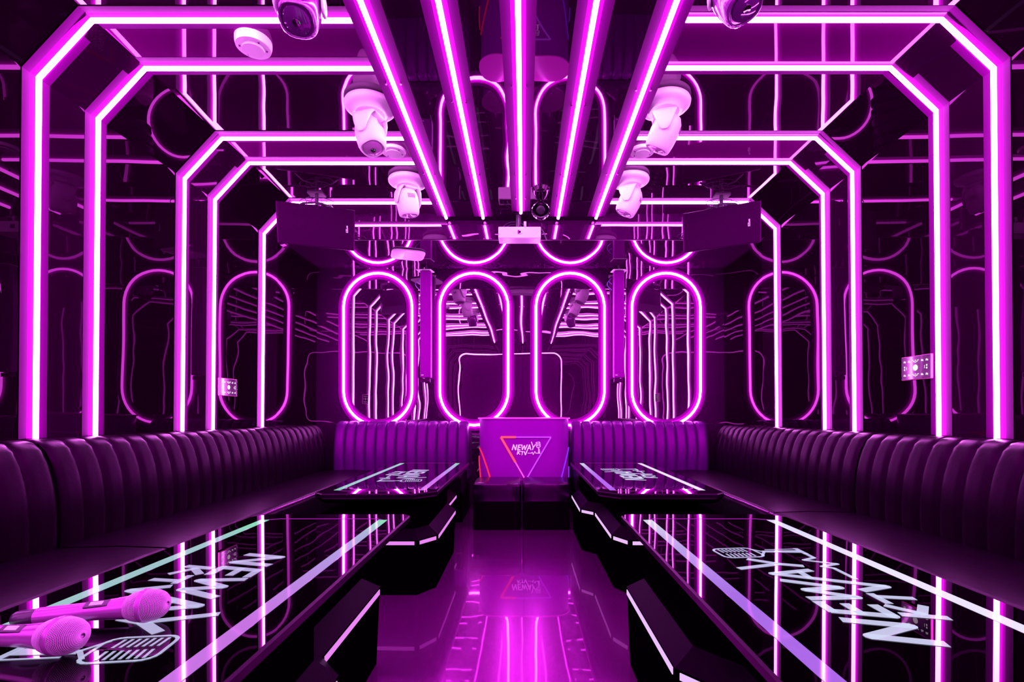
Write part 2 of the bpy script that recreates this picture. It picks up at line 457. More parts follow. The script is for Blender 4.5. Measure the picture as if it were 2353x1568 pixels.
def side_sofa(side, z0, z1, label, nch):
    X = WL if side == 'L' else WR; sg = 1 if side == 'L' else -1
    xw = X - sg * .0066
    place = lambda u, out, h: P(xw, u, h) + Vector((sg * out, 0, 0))
    t = thing('channel_back_sofa', place((z0 + z1) / 2, .4, -HF), label, 'sofa', 'black channel-tufted sofas round the room')
    e = .0035
    channel_back(MB(), z0 + e, z1 - e, place, nch).build('backrest', M['leather'], t, smooth=True, angle=50)
    fr = (.325) * S if side == 'L' else (.322) * S
    prof = seat_profile(fr, .2)
    N = 24
    rings = []
    for i in range(N + 1):
        u = lerp(z0 + e, z1 - e, i / N); ed = min(i, N - i) / N * (z1 - z0)
        k = 1 - math.exp(-ed / .02) * .5 if True else 1
        wob = .004 * math.sin(i * 2.1)
        rings.append([place(u, o + (wob - .02 * (1 - k)) * (o > fr * .8), h - .006 * (1 - k)) for o, h in prof])
    MB().loft(rings).build('seat_cushion', M['seatleather'], t, smooth=True, angle=50)
    MB().tube([place(lerp(z0 + e, z1 - e, i / 20), fr - .006 + .002 * math.sin(i * 1.7), -.2665) for i in range(21)], .006, 8).build('piping', M['piping'], t, smooth=True)
    a = place(z0 + e, .0, -HF); b = place(z1 - e, fr - .05, -.336)
    MB().box((min(a.x, b.x), a.y, a.z), (max(a.x, b.x), b.y, b.z)).build('plinth', M['plinth'], t)
side_sofa('L', .857 - .047 * 24, .857, 'black channelled sofa along the left wall, nearest section beside the microphones', 24)
side_sofa('L', .857, 2.02, 'black channelled sofa along the left wall, far section reaching the back corner', 25)
side_sofa('R', 1.163 - .047 * 30, 1.163, 'black channelled sofa along the right wall, long near section', 30)
side_sofa('R', 1.163, 2.02, 'black channelled sofa along the right wall, short far section in the back corner', 18)
def back_sofa(x0, x1, sx0, sx1, label, nch):
    place = lambda u, out, h: P(u, ZB - .0135, h) + Vector((0, -out, 0))
    t = thing('channel_back_sofa', place((sx0 + sx1) / 2, .4, -HF), label, 'sofa', 'black channel-tufted sofas round the room')
    channel_back(MB(), x0, x1, place, nch, .011).build('backrest', M['leather_lit'], t, smooth=True, angle=50)
    fr = .66
    prof = seat_profile(fr, .2)
    MB().loft([[place(lerp(sx0, sx1, i / 12), o, h) for o, h in prof] for i in range(13)]).build('seat_cushion', M['seatleather'], t, smooth=True, angle=50)
    a = place(sx0, 0, -HF); b = place(sx1, fr - .05, -.336)
    MB().box((a.x, b.y, a.z), (b.x, a.y, b.z)).build('plinth', M['plinth'], t)
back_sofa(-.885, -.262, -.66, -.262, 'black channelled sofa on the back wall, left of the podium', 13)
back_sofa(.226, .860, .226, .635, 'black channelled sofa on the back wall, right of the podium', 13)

# ---------------------------------------------------------------- logo strokes
def stroke(mb, pts, wd, rnd=True, mapf=None, lift=0.0):
    for (x0, y0), (x1, y1) in zip(pts[:-1], pts[1:]):
        dx, dy = x1 - x0, y1 - y0; l = math.hypot(dx, dy) or 1
        nx, ny = -dy / l * wd / 2, dx / l * wd / 2
        ex, ey = (dx / l * wd * .12, dy / l * wd * .12)
        q = [(x0 - ex + nx, y0 - ey + ny), (x0 - ex - nx, y0 - ey - ny), (x1 + ex - nx, y1 + ey - ny), (x1 + ex + nx, y1 + ey + ny)]
        mb.add([mapf(*p) for p in q], [(0, 1, 2, 3)])
    for (x, y) in pts[1:-1]:
        mb.add([mapf(x + wd / 2 * math.cos(k * math.tau / 10), y + wd / 2 * math.sin(k * math.tau / 10)) for k in range(10)], [tuple(range(10))])
LOGO = [([(845,822),(872,722),(912,818),(938,718)],22), ([(978,722),(954,820),(1006,820)],21), ([(974,724),(1024,724)],19), ([(962,770),(1012,770)],19),
        ([(1040,718),(1046,816),(1088,738),(1102,816),(1148,718)],20), ([(1084,852),(1108,918),(1192,722),(1218,822)],20), ([(1160,790),(1208,790)],16),
        ([(1230,662),(1266,772)],18), ([(1306,716),(1266,772),(1250,822)],19),
        ([(945,912),(962,840)],19), ([(1004,842),(964,880),(1002,912)],17), ([(1014,856),(1066,856)],16), ([(1050,858),(1040,924)],17),
        ([(1155,886),(1232,886),(1246,866),(1266,914),(1298,852),(1318,888),(1356,888)],11)]
def logo_mesh(mapf):
    mb = MB()
    for pts, wd in LOGO: stroke(mb, pts, wd, mapf=mapf)
    # studio microphone emblem: capsule outline, slats, neck and foot
    ct = (1364, 716); tilt = -.12
    def loc(u, v): return (ct[0] + u * math.cos(tilt) - v * math.sin(tilt), ct[1] + u * math.sin(tilt) + v * math.cos(tilt))
    out = []
    for cx, cy, a0 in ((22, 32, 0), (-22, 32, 90), (-22, -32, 180), (22, -32, 270)):
        for k in range(5):
            a = R(a0 + 22.5 * k); out.append(loc(cx + 20 * math.cos(a), cy + 22 * math.sin(a)))
    out.append(out[0]); stroke(mb, out, 6, mapf=mapf)
    for k in range(7):
        y = -38 + 11 * k
        stroke(mb, [loc(-34, y), loc(-6, y + 2)], 5, mapf=mapf); stroke(mb, [loc(6, y + 2), loc(34, y)], 5, mapf=mapf)
    stroke(mb, [(1338, 768), (1372, 788), (1398, 762)], 7, mapf=mapf)
    mb.add([mapf(*p) for p in [(1368,786),(1382,786),(1386,884),(1364,884)]], [(0,1,2,3)])
    stroke(mb, [(1352, 888), (1404, 888)], 13, mapf=mapf)
    stroke(mb, [(1392, 800), (1400, 884)], 5, mapf=mapf)
    return mb

# ---------------------------------------------------------------- tables
def octo(x0, x1, z0, z1, ci, co):
    """x0 inner (aisle) edge, x1 outer edge"""
    sg = 1 if x1 > x0 else -1
    kz = S / K
    return [(x0 + sg*ci, z0), (x1 - sg*co, z0), (x1, z0 + co*kz), (x1, z1 - co*kz), (x1 - sg*co, z1), (x0 + sg*.012, z1), (x0, z1 - .012*kz), (x0, z0 + ci*kz)]
def inset(poly, d):
    """poly in metres, shrink by d"""
    n = len(poly); A = sum(poly[i][0]*poly[(i+1)%n][1]-poly[(i+1)%n][0]*poly[i][1] for i in range(n)); sgn = 1 if A > 0 else -1
    out = []
    for i in range(n):
        p0 = Vector(poly[i-1]); p1 = Vector(poly[i]); p2 = Vector(poly[(i+1)%n])
        a = (p1-p0).normalized(); b = (p2-p1).normalized()
        na = Vector((-a.y, a.x))*sgn; nb = Vector((-b.y, b.x))*sgn
        m = (na+nb).normalized(); k = d/max(.35, m.dot(na)); out.append(tuple(p1+m*k))
    return out
def hz(h): return (h + HF) * S
HTT = -.200
mint, lav, pk, blu = (.25, 1.0, .55), (.50, .45, .95), (.70, .22, .95), (.62, .72, 1.0)  # mint puts a green reflection into the left bands' emission
def table(side, zf, label):
    sg = -1 if side == 'L' else 1
    xi, xo = (-.222, -.528) if side == 'L' else (.191, .508)
    z0, z1 = zf - .705, zf
    root = P((xi + xo) / 2, (z0 + z1) / 2, -HF)
    t = thing('lounge_table', root, label, 'table', 'black glass lounge tables')
    o = Vector(root)
    top = [(x * S, z * K) for x, z in octo(xi, xo, z0, z1, .05, .026)]
    MB().stack([(inset(top, .004), hz(HTT) - .0005), (inset(top, .004), hz(HTT))]).build('glass_top', M['tglass'], t)
    MB().stack([(inset(top, .008), hz(HTT)-.03), (top, hz(HTT) - .022), (top, hz(HTT) - .006), (inset(top, .0035), hz(HTT) - .0006)]).build('table_edge', M['edge'], t)
    d = zf - 1.785
    if side == 'L':
        plan = [(-.267,1.735),(-.267,1.50),(-.228,1.46),(-.228,1.16),(-.27,1.107),(-.47,1.107),(-.505,1.15),(-.505,1.735)]
    else:
        plan = [(.192,1.735),(.192,1.475),(.235,1.43),(.235,1.16),(.27,1.107),(.46,1.107),(.49,1.15),(.49,1.735)]
    pm = [(x * S, (z + d) * K) for x, z in plan]
    i1 = inset(pm, .055)
    tin = inset(top, .03)
    MB().stack([(i1, hz(-.300)), (i1, hz(-.212))]).build('upper_body', M['tbody'], t, bevel=.004)
    MB().stack([(tin, hz(HTT) - .055), (inset(top, .008), hz(HTT) - .03)]).build('apron', M['tbody'], t)
    MB().stack([(pm, hz(-.3235)), (i1, hz(-.300))]).build('sloped_ledge', M['ledge'], t)
    MB().stack([(inset(pm, .012), hz(-HF)), (inset(pm, .003), hz(-.345)), (pm, hz(-.337)), (pm, hz(-.3235))]).build('base', M['tbody'], t)
    n = len(pm)
    for i in range(n):
        a = Vector(pm[i]); b = Vector(pm[(i + 1) % n]); e = (b - a).normalized(); L_ = (b - a).length
        nn = Vector((e.y, -e.x)); mid = (a + b) / 2; cen = Vector((sum(p[0] for p in pm)/n, sum(p[1] for p in pm)/n))
        if nn.dot(mid - cen) < 0: nn = -nn
        a2 = a + e * .016; b2 = b - e * .016
        q = [a2 - nn*.002, b2 - nn*.002, b2 + nn*.0025, a2 + nn*.0025]
        MB().prism([tuple(v) for v in q], hz(-.3355), hz(-.3265)).build('light_strip', M['stripL' if side == 'L' else 'stripR'], t)
    # printed, backlit graphics just above the glass
    zt = hz(HTT) + .0006
    def flat(poly, dz=0): return MB().prism(poly, zt - .0006, zt + dz)
    bi, bo = (-.263, -.484) if side == 'L' else (.232, .463)
    za, zb = z0 + .048, z1 - .048
    ya, yb = za * K - o.y, zb * K - o.y
    if side == 'L':
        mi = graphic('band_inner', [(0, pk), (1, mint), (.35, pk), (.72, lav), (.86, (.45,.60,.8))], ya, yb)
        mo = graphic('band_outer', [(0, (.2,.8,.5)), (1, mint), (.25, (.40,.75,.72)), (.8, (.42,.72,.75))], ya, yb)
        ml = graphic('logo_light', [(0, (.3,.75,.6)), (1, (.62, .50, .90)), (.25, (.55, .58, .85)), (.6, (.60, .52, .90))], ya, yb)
    else:
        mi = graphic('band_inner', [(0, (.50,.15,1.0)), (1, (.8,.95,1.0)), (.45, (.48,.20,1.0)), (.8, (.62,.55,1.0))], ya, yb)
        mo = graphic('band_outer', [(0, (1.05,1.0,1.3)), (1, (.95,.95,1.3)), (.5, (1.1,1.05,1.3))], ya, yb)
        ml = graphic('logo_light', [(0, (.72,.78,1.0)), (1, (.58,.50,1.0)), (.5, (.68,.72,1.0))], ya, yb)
    wI, wO = .0165, .0165
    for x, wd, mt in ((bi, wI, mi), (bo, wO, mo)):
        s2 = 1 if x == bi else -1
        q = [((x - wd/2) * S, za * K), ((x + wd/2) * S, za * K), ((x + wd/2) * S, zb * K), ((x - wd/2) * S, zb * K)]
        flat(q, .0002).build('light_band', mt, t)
    mline = M['outline']
    for zz, s3 in ((zb, 1), (za, -1)):
        pts = [(bi * S, zz * K), (bi * S + sg * .03, (zz * K + s3 * .022)), (bo * S - sg * .05, zz * K + s3 * .022), (bo * S, zz * K)]
        mb = MB(); stroke(mb, pts, .007, mapf=lambda x, y: (x, y, zt)); mb.build('outline_band', mline, t)
    cx = (bi + bo) / 2 * S; cy = (z0 + z1) / 2 * K - (.065 if side == 'L' else 0)
    k = .66 / 575
    if side == 'L':   # reads toward the camera, letter tops to the aisle
        f = lambda u, v: (cx - (v - 790) * k, cy - (u - 1125) * k, zt + .0002)
    else:
        f = lambda u, v: (cx + (v - 790) * k, cy + (u - 1125) * k, zt + .0002)
    logo_mesh(f).build('logo', ml, t)
    return t
M['outline'] = emis('outline_magenta', (.55, .02, .62))
table('L', .862, 'black glass table front left, under the two microphones')
table('L', 1.785, 'black glass table back left, beside the left ottoman')
table('R', .862, 'black glass table front right, with a large lit lilac logo')
table('R', 1.785, 'black glass table back right, beside the right ottoman')

# ---------------------------------------------------------------- podium and ottomans
def stadium(xc, hw, z0, z1, n=14):
    """plan in metres"""
    r = (z1 - z0) * K / 2; cy = (z0 + z1) / 2 * K; pts = []
    for k in range(n + 1):
        a = -math.pi/2 + math.pi * k / n; pts.append((xc * S + hw * S - r + r * math.cos(a), cy + r * math.sin(a)))
    for k in range(n + 1):
        a = math.pi/2 + math.pi * k / n; pts.append((xc * S - hw * S + r + r * math.cos(a), cy + r * math.sin(a)))
    return pts
PX, PZ0, PZ1 = .0, 1.945, 2.095
PX = (1203 - 1203) / 1000
t = thing('podium', P(.0, 2.02, -HF), 'purple lit podium with neon triangle and white logo at the back wall', 'podium')
body = stadium(.002, .206, PZ0, PZ1)
MB().stack([(body, hz(-HF)), (body, hz(-.026))]).build('body', M['podium'], t, smooth=True)
MB().stack([(inset(stadium(.002, .213, PZ0 - .004, PZ1 + .004), .0), hz(-.026)), (stadium(.002, .213, PZ0 - .004, PZ1 + .004), hz(-.0205))]).build('top_plate', M['podiumtop'], t, smooth=True)
yf = PZ0 * K - .004
def fr(px, py): # photo pixel on the podium front -> metres (front plane)
    z = PZ0
    return ((px - 1203) * z / 1000 * S, (-(py - 950) * z / 1000 + HF) * S)
def bar(p, q, wd, mat, name, dep=.008):
    (x0, y0), (x1, y1) = p, q; dx, dy = x1 - x0, y1 - y0; l = math.hypot(dx, dy); nx, ny = -dy/l*wd/2, dx/l*wd/2
    MB().loft([[(x0+nx, yf - dep, y0+ny), (x0-nx, yf - dep, y0-ny), (x1-nx, yf - dep, y1-ny), (x1+nx, yf - dep, y1+ny)],
               [(x0+nx, yf + .006, y0+ny), (x0-nx, yf + .006, y0-ny), (x1-nx, yf + .006, y1-ny), (x1+nx, yf + .006, y1+ny)]]).build(name, mat, t)
A_, B_, Cc = fr(1151, 1005), fr(1266, 1005), fr(1208, 1104)
midt = ((A_[0] * .7 + B_[0] * .3), A_[1])
bar(A_, midt, .018, M['pink'], 'triangle_light'); bar(midt, B_, .011, M['violet'], 'triangle_light')
midl = tuple(A_[i] * .42 + Cc[i] * .58 for i in range(2))
bar(A_, midl, .020, M['pink'], 'triangle_light'); bar(midl, Cc, .012, M['magenta'], 'triangle_light'); bar(B_, Cc, .011, M['violet'], 'triangle_light')
k = S * PZ0 / 1000 / 8.712
fl = lambda u, v: ((u / 8.712 + 1080 - 1203) * PZ0 / 1000 * S, yf - .002, (-(v / 8.712 + 940 - 950) * PZ0 / 1000 + HF) * S)
logo_mesh(fl).build('logo', M['letterglow'], t)
def curved(px0, py0, px1, py1, wd, mat):
    r = (PZ1 - PZ0) * K / 2; cy = (PZ0 + PZ1) / 2 * K; pts = []
    for i in range(9):
        px = lerp(px0, px1, i / 8); py = lerp(py0, py1, i / 8)
        if px0 < 1203: px = lerp(px0, px1, (i / 8) ** .8)
        x = (px - 1203) * (PZ0 + .02) / 1000 * S
        xc = (.002 * S) + (1 if x > 0 else -1) * (.206 * S - r)
        s_ = max(-.995, min(.995, (x - xc) / r))
        y = cy - r * math.sqrt(1 - s_ * s_) if abs(x - .004) > abs(xc) else cy - r
        pts.append((xc + s_ * (r + .003) if abs(x) > abs(xc) else x, y - .003, (-(py - 950) * (PZ0 + .02) / 1000 + HF) * S))
    MB().tube(pts, wd / 2, 6).build('side_light', mat, t)
curved(1101, 1031, 1128, 1100, .014, M['red']); curved(1097, 1050, 1104, 1100, .011, M['red'])
curved(1308, 1030, 1288, 1102, .012, M['blue']); curved(1311, 1075, 1308, 1100, .010, M['blue'])
def ottoman(x0, x1, label):
    z0, z1 = 1.725, 1.925
    t = thing('cube_ottoman', P((x0 + x1) / 2, (z0 + z1) / 2, -HF), label, 'ottoman', 'leather ottomans before the podium')
    a = P(x0, z0, -.350); b = P(x1, z1, -.280)
    cx, cy = (a.x + b.x) / 2, (a.y + b.y) / 2; hx, hy = (b.x - a.x) / 2, (b.y - a.y) / 2
    rings = []
    for f, z in ((.985, a.z - .0), (1.0, a.z + .02), (1.0, b.z - .03), (.985, b.z - .012), (.94, b.z - .002), (.7, b.z + .004), (.35, b.z + .008), (.02, b.z + .009)):
        ring = []
        for k in range(32):
            an = k * math.tau / 32; c_, s_ = math.cos(an), math.sin(an); q = (abs(c_) ** 10 + abs(s_) ** 10) ** (-.1)
            ring.append((cx + hx * f * q * c_, cy + hy * f * q * s_, z))
        rings.append(ring)
    MB().loft(rings).build('cushion', M['ottoman'], t, smooth=True)
    mb = MB(); c0 = P(x0 + .004, z0 + .004, -HF); c1 = P(x1 - .004, z1 - .004, -.350)
    mb.box(tuple(c0), tuple(c1)); mb.build('box_base', M['plinth'], t, bevel=.01)
ottoman(-.2045, -.0095, 'black leather cube ottoman, left of the pair in front of the podium')
ottoman(-.0055, .187, 'black leather cube ottoman, right of the pair in front of the podium')

# ---------------------------------------------------------------- moving heads
def frame_from(d, p):
    d = Vector(d).normalized(); p = Vector(p); p = (p - d * p.dot(d)).normalized(); q = d.cross(p)
    return Matrix(((p.x, q.x, d.x, 0), (p.y, q.y, d.y, 0), (p.z, q.z, d.z, 0), (0, 0, 0, 1)))
def moving_head(X, z, hceil, d, yaw, label, hm='white'):
    root = P(X, z, hceil)
    t = thing('moving_head_light', root, label, 'stage light', 'white moving head lights under the ceiling')
    MB().lathe([(.001, 0), (.120, 0), (.136, -.006), (.140, -.016), (.138, -.028), (.130, -.036), (.110, -.042), (.086, -.050), (.080, -.060), (.078, -.062), (.001, -.062)], 48).build('base', M['white'], t, smooth=True, local=True, angle=50)
    ca, sa = math.cos(yaw), math.sin(yaw); Rz = Matrix.Rotation(yaw, 4, 'Z')
    y = MB()
    # yoke: bridge plus two tapering arms
    for sx in (-1, 1):
        rings = []
        for (ox, zz, th, wd) in ((.000, -.060, .040, .066), (.030, -.064, .040, .068), (.058, -.078, .028, .066), (.074, -.100, .020, .060), (.082, -.130, .015, .050), (.086, -.160, .013, .038), (.086, -.182, .012, .030), (.086, -.196, .008, .015)):
            ring = []
            for k in range(20):
                a = k * math.tau / 20; c, s_ = math.cos(a), math.sin(a); q = (abs(c)**3 + abs(s_)**3) ** (-1/3)
                # section plane turns from vertical to horizontal along the bend
                if ox < .05: ring.append((sx * ox, wd * q * c, zz + (-.018) + th * .45 * q * s_))
                else: ring.append((sx * (ox + th * .6 * q * s_), wd * q * c, zz))
            rings.append(ring)
        y.loft(rings)
    y.xf(Rz).build('yoke', M['white'], t, smooth=True, local=True, angle=60)
    p = Rz @ Vector((1, 0, 0))
    F = Matrix.Translation((0, 0, -.172)) @ frame_from(d, p)
    MB().lathe([(.001, -.098), (.030, -.096), (.052, -.086), (.066, -.064), (.074, -.030), (.076, .010), (.074, .045), (.070, .075), (.066, .088), (.060, .094), (.056, .092), (.054, .086), (.001, .086)], 40, F, sq=2.6).build('head', M[hm], t, smooth=True, local=True, angle=50)
    MB().lathe([(.001, .0865), (.050, .0865), (.048, .094), (.030, .099), (.001, .101)], 32, F).build('lens', M['lens' if hm == 'dimhead' else 'pinklens'], t, smooth=True, local=True)
    MB().lathe([(.001, .094), (.014, .100), (.014, .106), (.001, .107)], 20, F).build('lens_hub', M['chrome'], t, smooth=True, local=True)
    for sy in (-1, 1):
        mb = MB()
        for k in range(5):
            x0 = -.022 + k * .011
            c = F @ Vector((x0, sy * .0775, -.03)); 
            q = [Vector((x0 - .002, sy * .0735, -.045)), Vector((x0 + .002, sy * .0735, -.045)), Vector((x0 + .002, sy * .0775, -.015)), Vector((x0 - .002, sy * .0775, -.015))]
            q2 = [v + Vector((0, sy * .0015, 0)) for v in q]
            mb.loft([[F @ v for v in q], [F @ v for v in q2]])
        mb.build('vent_slots', M['slot'], t, local=True)
    return t
HC0 = HC + G
moving_head(-.403, 1.145, HC0, (.22, -.22, -.95), R(72), 'white moving head light, middle of the left row, beam end down toward the aisle')
moving_head(-.403, 1.515, HC0, (.10, .12, -1), R(35), 'white moving head light, farthest of the left row, above the left access point')
moving_head(.368, 1.137, HC0, (-.40, .28, -.85), R(75), 'white moving head light, middle of the right row, tilted down to the left')
moving_head(.368, 1.507, HC0, (-.42, .12, -.88), R(62), 'white moving head light, farthest of the right row, tilted toward the projector')
moving_head(-.403, .785, HC0, (.06, -.42, -.9), R(10), 'moving head light nearest the camera on the left, lens visible at the top edge', 'dimhead')
moving_head(.368, .760, HC0, (.28, -.40, -.88), R(-25), 'moving head light nearest the camera on the right, lens visible at the top edge', 'dimhead')

# ---------------------------------------------------------------- ceiling devices
def ceiling_disc(X, z, r, th, name, label, cat, group=None):
    root = P(X, z, HC0 - .0); t = thing(name, root, label, cat, group)
    MB().lathe([(.001, 0), (r * .97, 0), (r, -.004), (r, -th * .55), (r * .94, -th), (.001, -th * 1.08)], 40).build('housing', M['white'], t, smooth=True, local=True, angle=50)
    MB().lathe([(.001, -th * .9), (r * .62, -th * .9), (r * .60, -th * 1.28), (.001, -th * 1.32)], 40).build('cover', M['whitesatin'], t, smooth=True, local=True)
    mb = MB()
    for a in (20, 140, 200, 320):
        c = Matrix.Translation((r * .72 * math.cos(R(a)), r * .72 * math.sin(R(a)), -th * 1.03))
        mb.lathe([(.001, .002), (.004, .002), (.004, -.003), (.001, -.003)], 8, c)
    mb.build('screw', M['slot'], t, local=True)
ceiling_disc(-.589, .949, .078, .04, 'smoke_detector', 'large round white detector on the left ceiling between the two nearest frames', 'detector')
ceiling_disc(-.402, 1.345, .079, .022, 'ceiling_speaker', 'small round white ceiling disc beside the middle left moving head', 'ceiling speaker', 'round discs on the ceiling')
ceiling_disc(.367, 1.345, .079, .022, 'ceiling_speaker', 'small round white ceiling disc beside the middle right moving head', 'ceiling speaker', 'round discs on the ceiling')
# access point
t = thing('wireless_access_point', P(-.511, 1.925, HLOW), 'rounded square white access point under the low ceiling, left side', 'access point')
def sq_ring(hx, hy, z, q=5.0, n=40, cx=0, cy=0):
    out = []
    for k in range(n):
        a = k * math.tau / n; c, s_ = math.cos(a), math.sin(a); f = (abs(c)**q + abs(s_)**q) ** (-1/q)
        out.append((cx + hx*f*c, cy + hy*f*s_, z))
    return out
Rz = Matrix.Rotation(R(18), 4, 'Z')
MB().loft([sq_ring(.115, .115, 0), sq_ring(.150, .150, -.004), sq_ring(.152, .152, -.010), sq_ring(.145, .145, -.016), sq_ring(.12, .12, -.019)]).xf(Rz).build('housing', M['white'], t, smooth=True, local=True)
MB().box((-.035, -.1, -.0215), (.03, .1, -.018)).xf(Rz).build('centre_panel', M['whitesatin'], t, local=True, bevel=.001)
# projector
pz = 1.70
t = thing('projector', P(-.0145, pz, HBOX), 'white box projector hanging under the ceiling beam', 'projector')
a = P(-.0985, pz - .0, .689); b = P(.0675, pz + .06, .735); a.z = (HF + .4035/1000*0 + (950-547)/1000*pz) * S; b.z = (HF + (950-521)/1000*pz) * S
MB().box(tuple(a), tuple(b)).build('case', M['white'], t, bevel=.006)
lx, lz = (1194.5-1203)/1000*pz*S, (HF + (950-533.5)/1000*pz)*S
MB().box((lx-.018, a.y-.004, lz-.016), (lx+.018, a.y+.02, lz+.016)).build('lens_window', M['lens'], t)
MB().lathe([(.001,0),(.009,0),(.008,-.005),(.001,-.006)], 16, Matrix.Translation((lx, a.y-.004, lz)) @ Matrix.Rotation(R(-90),4,'X').inverted()).build('lens', M['chrome'], t, smooth=True)
MB().box((a.x+.01, a.y+.02, b.z), (b.x-.05, a.y+.10, b.z+.006)).build('mount_plate', M['bracket'], t)
zt_ = P(0,0,HBOX).z
MB().tube([((a.x+b.x)/2-.01, a.y+.07, b.z), ((a.x+b.x)/2-.01, a.y+.07, zt_)], .022, 16).build('mount_pole', M['bracket'], t, smooth=True)
MB().box(((a.x+b.x)/2+.035, a.y+.045, b.z), ((a.x+b.x)/2+.055, a.y+.075, b.z+.06)).build('mount_arm', M['whitesatin'], t)
MB().box(((a.x+b.x)/2+.075, a.y+.03, b.z+.001), (b.x+.01, a.y+.09, b.z+.045)).build('junction_box', M['speakeredge'], t, bevel=.003)
for (r0, col) in ((.07, 'cable'), (.045, 'cable')):
    cx_ = a.x + .13
    MB().tube([(cx_ + r0*1.3*math.cos(R(an)), a.y+.04 + .02*math.sin(R(an)), b.z + .005 + r0*.8*math.sin(R(an))) for an in range(0, 181, 15)], .003, 6).build('cable', M[col], t, smooth=True)
MB().tube([(b.x-.02, a.y+.05, b.z+.04), (b.x+.0, a.y+.05, b.z+.01), (b.x+.03, a.y+.05, b.z-.04), (b.x+.05, a.y+.06, b.z-.09)], .006, 6).build('cable', M['cable'], t, smooth=True)
# reflector lamp above the projector
lpz = 1.60; LS = 1.45
c = P((1242.5-1203)/1000*lpz, lpz, (950-484)/1000*lpz)
t = thing('reflector_lamp', (c.x, c.y, zt_), 'small round chrome reflector lamp above the projector', 'lamp')
Fm = Matrix.Translation(c) @ frame_from((-.05, -.70, -.70), (1, 0, 0)) @ Matrix.Scale(LS, 4)
MB().lathe([(.012,-.05),(.024,-.048),(.036,-.03),(.046,-.008),(.0485,.006),(.047,.008),(.042,.002),(.034,-.012),(.022,-.022),(.010,-.026),(.001,-.026)], 36, Fm).build('reflector', M['chrome'], t, smooth=True)
MB().lathe([(.001,-.02),(.022,-.018),(.024,-.006),(.015,.0),(.001,.001)], 24, Fm).build('bulb_shield', M['bracket'], t, smooth=True)
MB().tube([c + Vector((0,.03,.035)), Vector((c.x, c.y+.03, zt_))], .006, 8).build('stem', M['bracket'], t, smooth=True)

# ---------------------------------------------------------------- hanging speakers
def hung_speaker(pts, depth, label, lx, txtflip):
    """pts: (X,z,h) of front face corners TL, TR, BR, BL"""
    TL, TR, BR, BL = [P(*p) for p in pts]
    n = ((TR - TL) + (BR - BL)).cross((BL - TL) + (BR - TR)).normalized()
    if n.y > 0: n = -n
    c0 = (TL + TR + BR + BL) / 4; eye = P(0, 0, 0)
    TL, TR, BR, BL = [eye + (v - eye) * ((c0 - eye).dot(n) / (v - eye).dot(n)) for v in (TL, TR, BR, BL)]
    back = -n * depth
    cen = (TL + TR + BR + BL) / 4
    topz = P(0, 0, HC0).z
    mount = Vector(((TL.x + TR.x) / 2, (TL.y + TR.y) / 2, topz)) + back * .5
    t = thing('hanging_speaker', mount, label, 'speaker', 'large speakers hung beside the beam')
    q = [TL, TR, BR, BL]
    shr = [v + (v - cen) * -.45 + back for v in q]
    low = Vector((0, 0, .05))
    MB().loft([[v for v in q], [v + back * .12 + (cen - v) * .03 for v in q], shr]).build('cabinet', M['speakeredge'], t, bevel=.006)
    g = [v + (cen - v) * .035 + n * .003 for v in q]; g2 = [v - n * .004 for v in g]
    MB().loft([g2, g]).build('grille', M['speaker'], t, bevel=.002)
    ex = (TR - TL).normalized(); ez = (TL - BL).normalized()
    # small upright badge lettering
    o = cen + ex * lx + n * .0045
    cu = bpy.data.curves.new('badge', 'FONT'); cu.body = 'EZLuu'; cu.size = .021; cu.align_x = 'CENTER'; cu.align_y = 'CENTER'; cu.extrude = .0003; cu.offset = .0001
    ob = bpy.data.objects.new('tmp', cu); C.objects.link(ob)
    dg = bpy.context.evaluated_depsgraph_get(); me = bpy.data.meshes.new_from_object(ob.evaluated_get(dg)); bpy.data.objects.remove(ob)
    X = ez; Y = -ex; mt = Matrix(((X.x, Y.x, n.x, o.x), (X.y, Y.y, n.y, o.y), (X.z, Y.z, n.z, o.z), (0, 0, 0, 1)))
    me.transform(Matrix.Translation(-mount) @ mt); me.name = 'badge'
    me.materials.clear(); me.materials.append(M['letterglow'])
    bo = bpy.data.objects.new('badge', me); C.objects.link(bo); bo.parent = t
    # ceiling bracket: plate, pole, yoke bars, loose cables
    tc = (TL + TR) / 2 + back * .5
    MB().box((mount.x - .06, mount.y - .04, topz - .012), (mount.x + .06, mount.y + .04, topz)).build('ceiling_plate', M['bracket'], t)
    MB().tube([mount, Vector((mount.x, mount.y, tc.z - .01))], .014, 12).build('pole', M['bracket'], t, smooth=True)
    mb = MB()
    mb.tube([tc - ex * .16 + Vector((0, 0, -.02)), tc - ex * .10 + Vector((0, 0, .03)), tc + Vector((0, 0, .05)), tc + ex * .10 + Vector((0, 0, .03)), tc + ex * .16 + Vector((0, 0, -.02))], .009, 8)
    mb.build('yoke_bracket', M['bracket'], t, smooth=True)
    for k in range(4):
        rr_ = .03 + .014 * k; an0 = k * 50
        MB().tube([mount + Vector((rr_ * 1.5 * math.cos(R(an0 + an)) + (.03 if k % 2 else -.04), -.02, -.05 - .01 * k + rr_ * .5 * math.sin(R(an0 + an)))) for an in range(0, 300, 20)], .0028, 6).build('loose_cable', M['cable'], t, smooth=True)
# left: near edge at left
zl, zr = 1.55, 1.625
def xy(px, py, z): return ((px - 1203) / 1000 * z, z, (950 - py) / 1000 * z)
hung_speaker([xy(632, 460, zl), xy(817, 483, zr), xy(815, 577, zr), xy(637, 558, zl)], .14, 'dark flat speaker hung left of the beam, covering the farthest left frame', .22, 1)
zl, zr = 1.655, 1.55
hung_speaker([xy(1567, 491, zl), xy(1750, 459, zr), xy(1750, 556, zr), xy(1570, 582, zl)], .14, 'dark flat speaker hung right of the beam, covering the farthest right frame', .20, 1)

